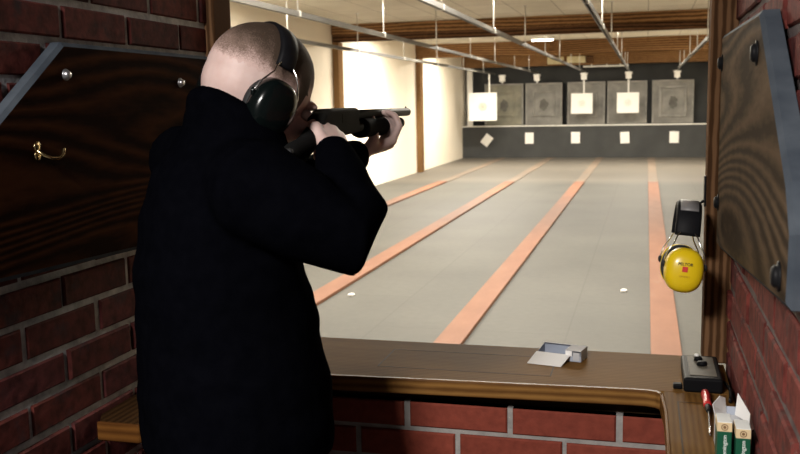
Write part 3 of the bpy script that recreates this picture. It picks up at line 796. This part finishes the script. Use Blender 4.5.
b = B().sheet([(X0, Y1, z0 + H), (X1, Y1, z0 + H), (X1 - .002, Y1 + .004, z0 + H + .014), (X0 + .004, Y1 + .004, z0 + H + .014)], .0008); obj('flap', b, 'card_blue', r)
b = B().sheet([(X1 - .020, Y1, z0 + H), (X1, Y0 + .012, z0 + H), (X1 + .001, Y0 + .014, z0 + H + .016), (X1 - .016, Y1 + .002, z0 + H + .040)], .0008); obj('flap', b, 'card_white', r)
tag(r, 'opened white carton with raised flaps behind the two cartridge boxes', 'carton')

# ------------------------------------------------------------------ shotgun
GX, GZ = -.595, 1.531
r = empty('shotgun', (GX, 1.7, 1.5))
b = B(); b.tube([(GX, 1.78, GZ), (GX, 2.275, GZ)], .0102, 20); b.ell((GX, 2.262, GZ + .011), (.0022, .0022, .0035), seg=8); obj('barrel', b, 'gun_tube', r)
b = B(); b.lathe([(.0005, 0), (.0078, 0), (.0078, -.004)], (GX, 2.2745, GZ), (0, 1, 0), 16); obj('bore', b, 'black_metal', r)
b = B(); b.tube([(GX, 1.78, GZ - .026), (GX, 2.195, GZ - .026)], .0115, 18); b.lathe([(.0135, 0), (.0135, .014), (.010, .022), (.004, .024)], (GX, 2.185, GZ - .026), (0, 1, 0), 18); obj('magazine_tube', b, 'gun_tube', r)
b = B(); b.box(GX - .006, GX + .006, 2.12, 2.14, GZ - .030, GZ + .004, .002); obj('barrel_clamp', b, 'gun', r)
b = B()   # receiver profile in y,z
prof = [(1.595, 1.520), (1.612, 1.536), (1.640, 1.5445), (1.80, 1.5455), (1.815, 1.5425), (1.815, 1.494), (1.70, 1.490), (1.63, 1.488), (1.600, 1.500)]
b.prism(prof, 'x', GX - .019, GX + .019, .006, 3); b.box(GX + .0185, GX + .0196, 1.70, 1.765, 1.516, 1.534, .0005); obj('receiver', b, 'gun', r)
b = B(); rings = []
for i in range(18):
    y = 1.865 + i * .0105; k = 1.0 if i % 2 else .93
    rings.append([V((GX + .0245 * k * math.cos(t), y, GZ - .029 + .0225 * k * math.sin(t))) for t in [2 * PI * q / 20 for q in range(20)]])
b.loft(rings); obj('fore_end', b, 'gun_polymer', r)
b = B(); rings = []
for (y, z, w, h) in ((1.64, 1.510, .017, .024), (1.60, 1.502, .018, .024), (1.56, 1.486, .018, .021), (1.52, 1.472, .018, .022), (1.48, 1.465, .0185, .024), (1.452, 1.452, .019, .030), (1.44, 1.446, .019, .032)):
    rings.append([V((GX + w * math.cos(t), y, z + h * math.sin(t))) for t in [2 * PI * q / 20 for q in range(20)]])
b.loft(rings); obj('stock', b, 'gun_polymer', r)
b = B(); b.box(GX - .0195, GX + .0195, 1.426, 1.441, 1.410, 1.480, .005); obj('butt_pad', b, 'foam', r)
b = B(); b.tube([(GX, 1.735, 1.492), (GX, 1.728, 1.468), (GX, 1.69, 1.460), (GX, 1.655, 1.468), (GX, 1.645, 1.490)], .0035, 8); obj('trigger_guard', b, 'gun', r)
b = B(); b.tube([(GX, 1.685, 1.492), (GX, 1.682, 1.478), (GX, 1.690, 1.468)], .0025, 8, True); obj('trigger', b, 'gun', r)
tag(r, 'black pump shotgun held at the shoulder by the man and aimed downrange', 'shotgun')

# ------------------------------------------------------------------ the shooter
def remeshed(name, b, voxel, smooth_it, mats, parent=None, factor=.5, post=None):
    me = bpy.data.meshes.new(name + '_raw'); b.bm.to_mesh(me); b.bm.free()
    t = bpy.data.objects.new(name + '_raw', me); COL.objects.link(t)
    m = t.modifiers.new('r', 'REMESH'); m.mode = 'VOXEL'; m.voxel_size = voxel
    if smooth_it:
        s = t.modifiers.new('s', 'SMOOTH'); s.factor = factor; s.iterations = smooth_it
    bpy.context.view_layer.update()
    out = bpy.data.meshes.new_from_object(t.evaluated_get(bpy.context.evaluated_depsgraph_get()))
    bpy.data.objects.remove(t)
    out.name = name
    if post:
        for v in out.vertices: v.co = post(v.co.copy())
    for p in out.polygons: p.use_smooth = True
    out.materials.clear()
    for mm in mats: out.materials.append(M[mm])
    o = bpy.data.objects.new(name, out); COL.objects.link(o)
    if parent: o.parent = parent
    return o

Fv = V((.70, .714, 0)).normalized(); Rv = V((Fv.y, -Fv.x, 0))          # chest direction, his right
def torso(b, rows, n=36):
    rings = []
    for (cx, cy, z, a_side, b_front, b_back) in rows:
        ring = []
        for k in range(n):
            t = 2 * PI * k / n; ct, st = math.cos(t), math.sin(t)
            e = .86
            x = a_side * math.copysign(abs(ct) ** e, ct); y = (b_front if st > 0 else b_back) * math.copysign(abs(st) ** e, st)
            ring.append(V((cx, cy, z)) + Rv * x + Fv * y)
        rings.append(ring)
    b.loft(rings)

# head frame
hy, hr, hp = math.radians(33), math.radians(12), math.radians(20)
HS = 1.07
HM = Matrix.Rotation(-hy, 3, 'Z') @ Matrix.Rotation(-hp, 3, 'X') @ Matrix.Rotation(hr, 3, 'Y')
HC = V((-.690, 1.565, 1.570))
def H(x, y, z): return HC + HM @ (V((x, y, z)) * HS)
HR, HF, HU = HM @ V((1, 0, 0)), HM @ V((0, 1, 0)), HM @ V((0, 0, 1))

SH_R = V((-.615, 1.378, 1.412)); SH_L = V((-.874, 1.610, 1.452))
EL_R = V((-.474, 1.425, 1.343)); WR_R = V((-.545, 1.560, 1.470))
EL_L = V((-.662, 1.735, 1.385)); WR_L = V((-.628, 1.955, 1.442))

def hand(b, wrist, d, n, curls, spread=.012, thumb=None, L=1.0, right=True, palm=.078):
    """d wrist->knuckles, n back-of-hand normal; curls: per-finger list of 3 angles (deg) bending toward the palm"""
    d = d.normalized(); n = (n - n.dot(d) * d).normalized(); w = d.cross(n) * (1 if right else -1)   # w toward the index side
    offs = (.0285, .0095, -.0095, -.0270); lens = ((.042, .026, .020), (.046, .030, .021), (.043, .028, .020), (.034, .021, .018)); plen = (1.0, 1.03, .99, .92)
    for k in range(4):
        kn = wrist + d * palm * plen[k] * L + w * offs[k] - n * (.004 if k in (0, 3) else 0)
        b.tube([wrist + w * offs[k] * .55 - n * .002, wrist + d * palm * .5 + w * offs[k] * .85 - n * .003, kn - n * .003], [.0135, .0135, .0115], 12, True)
        p = kn - n * .002; ang = 0; pts = [p]; rad = [.0098]
        axis_d = d.copy()
        for j in range(3):
            ang += math.radians(curls[k][j]); dirv = d * math.cos(ang) - n * math.sin(ang) + w * (spread * (1.5 - k))
            dirv.normalize(); p = p + dirv * lens[k][j] * L; pts.append(p); rad.append((.0088, .0080, .0070)[j])
        fine = [pts[0]]; fr = [rad[0]]
        for i in range(3):
            fine += [pts[i].lerp(pts[i + 1], .5), pts[i + 1]]; fr += [(rad[i] + rad[i + 1]) / 2 * .97, rad[i + 1]]
        b.tube(fine, fr, 12, True)
    t0 = wrist + d * .020 + w * .020 - n * .004
    if thumb:
        tp = [t0] + [wrist + d * x + w * y + n * z for (x, y, z) in thumb]
        b.tube(tp, [.014, .0125, .0105, .0085][:len(tp)], 12, True)
    b.ell(wrist + d * .012, (.022, .022, .018), seg=14)

def build_body():
    b = B()
    torso(b, [(-.750, 1.50, .84, .145, .09, .10), (-.750, 1.50, 1.00, .14, .09, .095), (-.755, 1.50, 1.20, .135, .09, .095), (-.755, 1.50, 1.34, .145, .09, .10), (-.748, 1.50, 1.44, .14, .07, .085), (-.742, 1.505, 1.49, .08, .05, .06)])
    # neck and head
    b.tube([V((-.745, 1.495, 1.43)), V((-.742, 1.515, 1.49)), H(0, -.030, -.062), H(0, -.022, -.02)], [.068, .062, .060, .058], 20, True)
    b.ell(H(0, -.012, .030), (.0775, .0985, .0905), HM * HS, 32)
    b.ell(H(0, -.030, .010), (.0745, .080, .075), HM * HS, 28)
    b.ell(H(0, .030, -.045), (.0600, .0640, .0760), HM * HS, 28)
    b.ell(H(0, .070, -.100), (.026, .024, .022), HM * HS, 16)
    for s in (1, -1):
        b.tube([H(s * .058, -.005, -.055), H(s * .045, .045, -.092), H(s * .012, .075, -.106)], [.016, .016, .016], 12, True)   # jaw
        b.ell(H(s * .044, .066, -.026), (.020, .018, .018), HM * HS, 14)                                                        # cheekbone
        b.ell(H(s * .027, .083, .018), (.024, .012, .009), HM * HS, 14)                                                         # brow
        b.ell(H(s * .076, -.008, -.012), (.009, .018, .030), HM * HS, 14)                                                       # ear
        b.ell(H(s * .010, .098, -.036), (.008, .009, .007), HM * HS, 10)                                                        # nostril wing
    b.tube([H(0, .084, .012), H(0, .094, -.012), H(0, .103, -.032)], [.008, .009, .010], 12, True)
    b.ell(H(0, .084, -.060), (.022, .010, .0055), HM * HS, 14); b.ell(H(0, .082, -.071), (.019, .010, .0065), HM * HS, 14)
    # arms
    b.tube([SH_R, SH_R.lerp(EL_R, .5), EL_R, EL_R.lerp(WR_R, .35), WR_R], [.050, .046, .040, .038, .0265], 16, True)
    b.tube([SH_L, SH_L.lerp(EL_L, .5), EL_L, EL_L.lerp(WR_L, .35), WR_L], [.050, .046, .040, .038, .0265], 16, True)
    b.tube([V((-.745, 1.495, 1.42)), SH_R], [.06, .05], 16, True); b.tube([V((-.745, 1.50, 1.42)), SH_L], [.06, .05], 16, True)
    # right hand round the wrist of the stock, thumb over the top
    hand(b, WR_R, V((-.030, .058, .040)), V((.62, -.30, .62)), ((28, 55, 30), (45, 65, 40), (50, 65, 40), (52, 65, 40)), thumb=((.050, .036, .004), (.070, .034, -.012), (.088, .022, -.030)), right=False)
    # left hand under the fore-end, fingers up its right side
    hand(b, WR_L, V((.70, .66, .16)), V((.30, -.05, -.95)), ((48, 52, 45), (50, 52, 45), (52, 52, 45), (55, 52, 45)), thumb=((.030, .040, -.020), (.034, .048, -.048), (.034, .046, -.072)), right=False)
    # legs
    for (hx, hy_, kx, ky, fx, fy) in ((-.68, 1.43, -.66, 1.42, -.66, 1.36), (-.82, 1.57, -.83, 1.60, -.86, 1.62)):
        b.tube([(hx, hy_, .90), (hx, hy_, .72), (kx + .01, ky + .02, .50), (kx, ky + .005, .34), (fx, fy, .12), (fx, fy, .06)], [.085, .078, .055, .052, .036, .036], 16, True)
        b.tube([V((fx, fy, .045)), V((fx, fy, .04)) + V((.05, .11, -.005))], [.034, .028], 12, True)
    return b
body = remeshed('person', build_body(), .0042, 3, ['skin'])
tag(body, 'man in black hoodie standing in the booth, aiming a shotgun downrange', 'person')

def hoodie():
    b = B()
    torso(b, [(-.735, 1.500, .925, .196, .165, .165), (-.735, 1.500, .96, .200, .170, .168), (-.738, 1.50, 1.05, .198, .170, .165), (-.745, 1.50, 1.17, .185, .158, .158), (-.752, 1.50, 1.27, .185, .140, .152),
              (-.742, 1.505, 1.37, .180, .120, .142), (-.730, 1.512, 1.44, .150, .105, .132), (-.724, 1.518, 1.49, .115, .085, .105), (-.720, 1.520, 1.525, .090, .078, .088)])
    # shoulders, sleeves
    b.tube([V((-.73, 1.50, 1.41)), SH_R, SH_R.lerp(EL_R, .5) + V((0, 0, -.008)), EL_R + V((0, 0, -.012)), EL_R.lerp(WR_R, .25) + V((.008, 0, -.004)), EL_R.lerp(WR_R, .6) + V((.004, 0, -.002)), EL_R.lerp(WR_R, .93)], [.092, .086, .078, .066, .062, .050, .0375], 24, True)
    b.tube([V((-.73, 1.51, 1.40)), SH_L + V((0, 0, -.005)), SH_L.lerp(EL_L, .5), EL_L, EL_L.lerp(WR_L, .3), EL_L.lerp(WR_L, .6), EL_L.lerp(WR_L, .90)], [.088, .074, .070, .060, .056, .050, .0385], 24, True)
    # raised collar and folded hood round the neck, high at the nape
    pts = []
    for k in range(17):
        t = PI * (-.18) - PI * (.64 * k / 16) * 1.0 + PI * 0
        t = -PI * (-.12 + 1.24 * k / 16)
        bk = max(0, -math.sin(t))
        pts.append(V((-.706, 1.534, 1.494)) + Rv * (.086 * math.cos(t)) + Fv * (.078 * math.sin(t)) + V((0, 0, .070 * bk ** .8)))
    b.tube(pts, [.018, .022, .025, .026, .027, .027, .027, .027, .027, .027, .027, .027, .027, .026, .025, .022, .018], 14, True)
    b.tube([p - V((0, 0, .035)) for p in pts], .034, 14, True)
    return b
def folds(p):
    n = noise.noise(V((p.x * 7, p.y * 7, p.z * 15))) * .006 + noise.noise(V((p.x * 16, p.y * 16, p.z * 26)) + V((3, 1, 2))) * .003
    d = V((p.x + .75, p.y - 1.5, 0))
    return p + d.normalized() * n if d.length > .05 else p
hood = remeshed('hoodie', hoodie(), .0075, 4, ['hoodie'], body, post=folds)
tag(hood, 'loose black hoodie')

b = B()
torso(b, [(-.747, 1.500, .78, .165, .11, .13), (-.747, 1.50, .86, .175, .118, .135), (-.748, 1.50, .95, .172, .118, .132), (-.75, 1.5, 1.0, .165, .115, .125)])
for (hx, hy_, kx, ky, fx, fy) in ((-.68, 1.43, -.66, 1.42, -.66, 1.36), (-.82, 1.57, -.83, 1.60, -.86, 1.62)):
    b.tube([(hx, hy_, .86), (hx, hy_, .72), (kx + .01, ky + .02, .50), (kx, ky + .005, .34), (fx, fy, .12), (fx, fy, .085)], [.112, .100, .078, .072, .064, .066], 20, True)
tr = remeshed('trousers', b, .009, 3, ['trousers'], body)
for (fx, fy) in ((-.66, 1.36), (-.86, 1.62)):
    b = B(); d = V((.42, .9, 0)).normalized(); s = V((d.y, -d.x, 0)); rings = []
    for (u, w, h) in ((-.085, .026, .055), (-.07, .036, .085), (-.02, .041, .10), (.04, .043, .095), (.10, .049, .068), (.16, .050, .056), (.20, .040, .045), (.218, .020, .032)):
        c0_ = V((fx, fy, 0)) + d * u
        rings.append([c0_ + s * w * math.cos(t) + V((0, 0, max(.012, .014 + (h - .014) * (.5 + .5 * math.sin(t))))) for t in [2 * PI * q / 18 for q in range(18)]])
    b.loft(rings); so = obj('shoe', b, 'shoe', body)
    b = B(); pts = []
    for (u, w) in ((-.09, .028), (-.07, .040), (0, .044), (.06, .047), (.12, .053), (.17, .052), (.21, .040), (.226, .015)): pts.append((u, w))
    poly = [V((fx, fy, 0)) + d * u + s * w for u, w in pts] + [V((fx, fy, 0)) + d * u - s * w for u, w in reversed(pts)]
    b.prism([(p.x, p.y) for p in poly], 'z', .001, .018, .003); obj('sole', b, 'sole', so)
# hair: a close-cropped cap with a shaved nape
b = B(); out = bmesh.ops.create_uvsphere(b.bm, u_segments=64, v_segments=40, radius=1)
lay = b.bm.verts.layers.float.new('length')
kill = []
for v in b.bm.verts:
    x, y, z = v.co
    q = V((x * .0778, y * .0988 - .012, z * .0908 + .030))
    lim = .020 + max(0, -(q.y) - .02) * .06 - (.030 if False else 0)
    if q.y > .03: lim = (.022 if abs(q.x) > .03 else .040) + (q.y - .03) * .55
    if abs(q.x) > .060 and q.y > .02: lim -= .045     # sideburns in front of the ear
    v[lay] = min(1, max(0, (q.z - lim) / .050)) * .95
    if q.y < -.04: v[lay] = min(1, max(0, (q.z - lim - .012) / .055)) * .75
    if q.z < lim - .004: kill.append(v)
    nz = noise.noise(q * 60) * .0012
    k_ = .988 + .036 * v[lay] + nz * 4 * v[lay]; q0 = V((0, -.012, .030)); v.co = HC + HM @ ((q0 + (q - q0) * k_) * HS)
bmesh.ops.delete(b.bm, geom=kill, context='VERTS')
for f in b.bm.faces: f.smooth = True
o = obj('hair', b, 'hair', body); tag(o, 'cropped brown hair, shaved at the nape')
for s in (1, -1):
    b = B(); b.ell(H(s * .031, .0835, -.001), (.0115, .0115, .0115), HM * HS, 18); e = obj('eye', b, 'eye_white', body)
    b = B(); b.ell(H(s * .031, .0925, -.001), (.0052, .0032, .0052), HM * HS, 14); obj('iris', b, 'iris', e)

ear_muffs('glossy black ear muffs worn on the head of the man', H(0, -.027, -.012), HR, HU + HF * .10, 'muff_black', False, half=.088, cup_r=(.044, .0515), rise=.140, band_w=.036)

# ------------------------------------------------------------------ camera
f_px, yaw, pitch, roll = 906.4739, .26594765, .13425956, -.01896842
cy_, sy_ = math.cos(yaw), math.sin(yaw)
fwd = V((-sy_, cy_, 0)); right = V((cy_, sy_, 0)); up = V((0, 0, 1))
f2 = fwd * math.cos(pitch) - up * math.sin(pitch); u2 = up * math.cos(pitch) + fwd * math.sin(pitch)
r3 = right * math.cos(roll) + u2 * math.sin(roll); u3 = u2 * math.cos(roll) - right * math.sin(roll)
cam = bpy.data.cameras.new('camera'); co = bpy.data.objects.new('camera', cam); COL.objects.link(co)
co.matrix_world = Matrix(((r3.x, u3.x, -f2.x, 0), (r3.y, u3.y, -f2.y, 0), (r3.z, u3.z, -f2.z, 1.55), (0, 0, 0, 1)))
cam.sensor_width = 36; cam.lens = f_px / 800 * 36; cam.clip_start = .02
cam.dof.use_dof = True; cam.dof.focus_distance = 2.0; cam.dof.aperture_fstop = 9
S.camera = co

w = bpy.data.worlds.new('world'); S.world = w; w.use_nodes = True
w.node_tree.nodes['Background'].inputs['Color'].default_value = (.5, .55, .6, 1); w.node_tree.nodes['Background'].inputs['Strength'].default_value = .002
S.view_settings.view_transform = 'Standard'; S.view_settings.look = 'None'; S.view_settings.gamma = 1; S.view_settings.use_curve_mapping = False
S.view_settings.exposure = 0.0
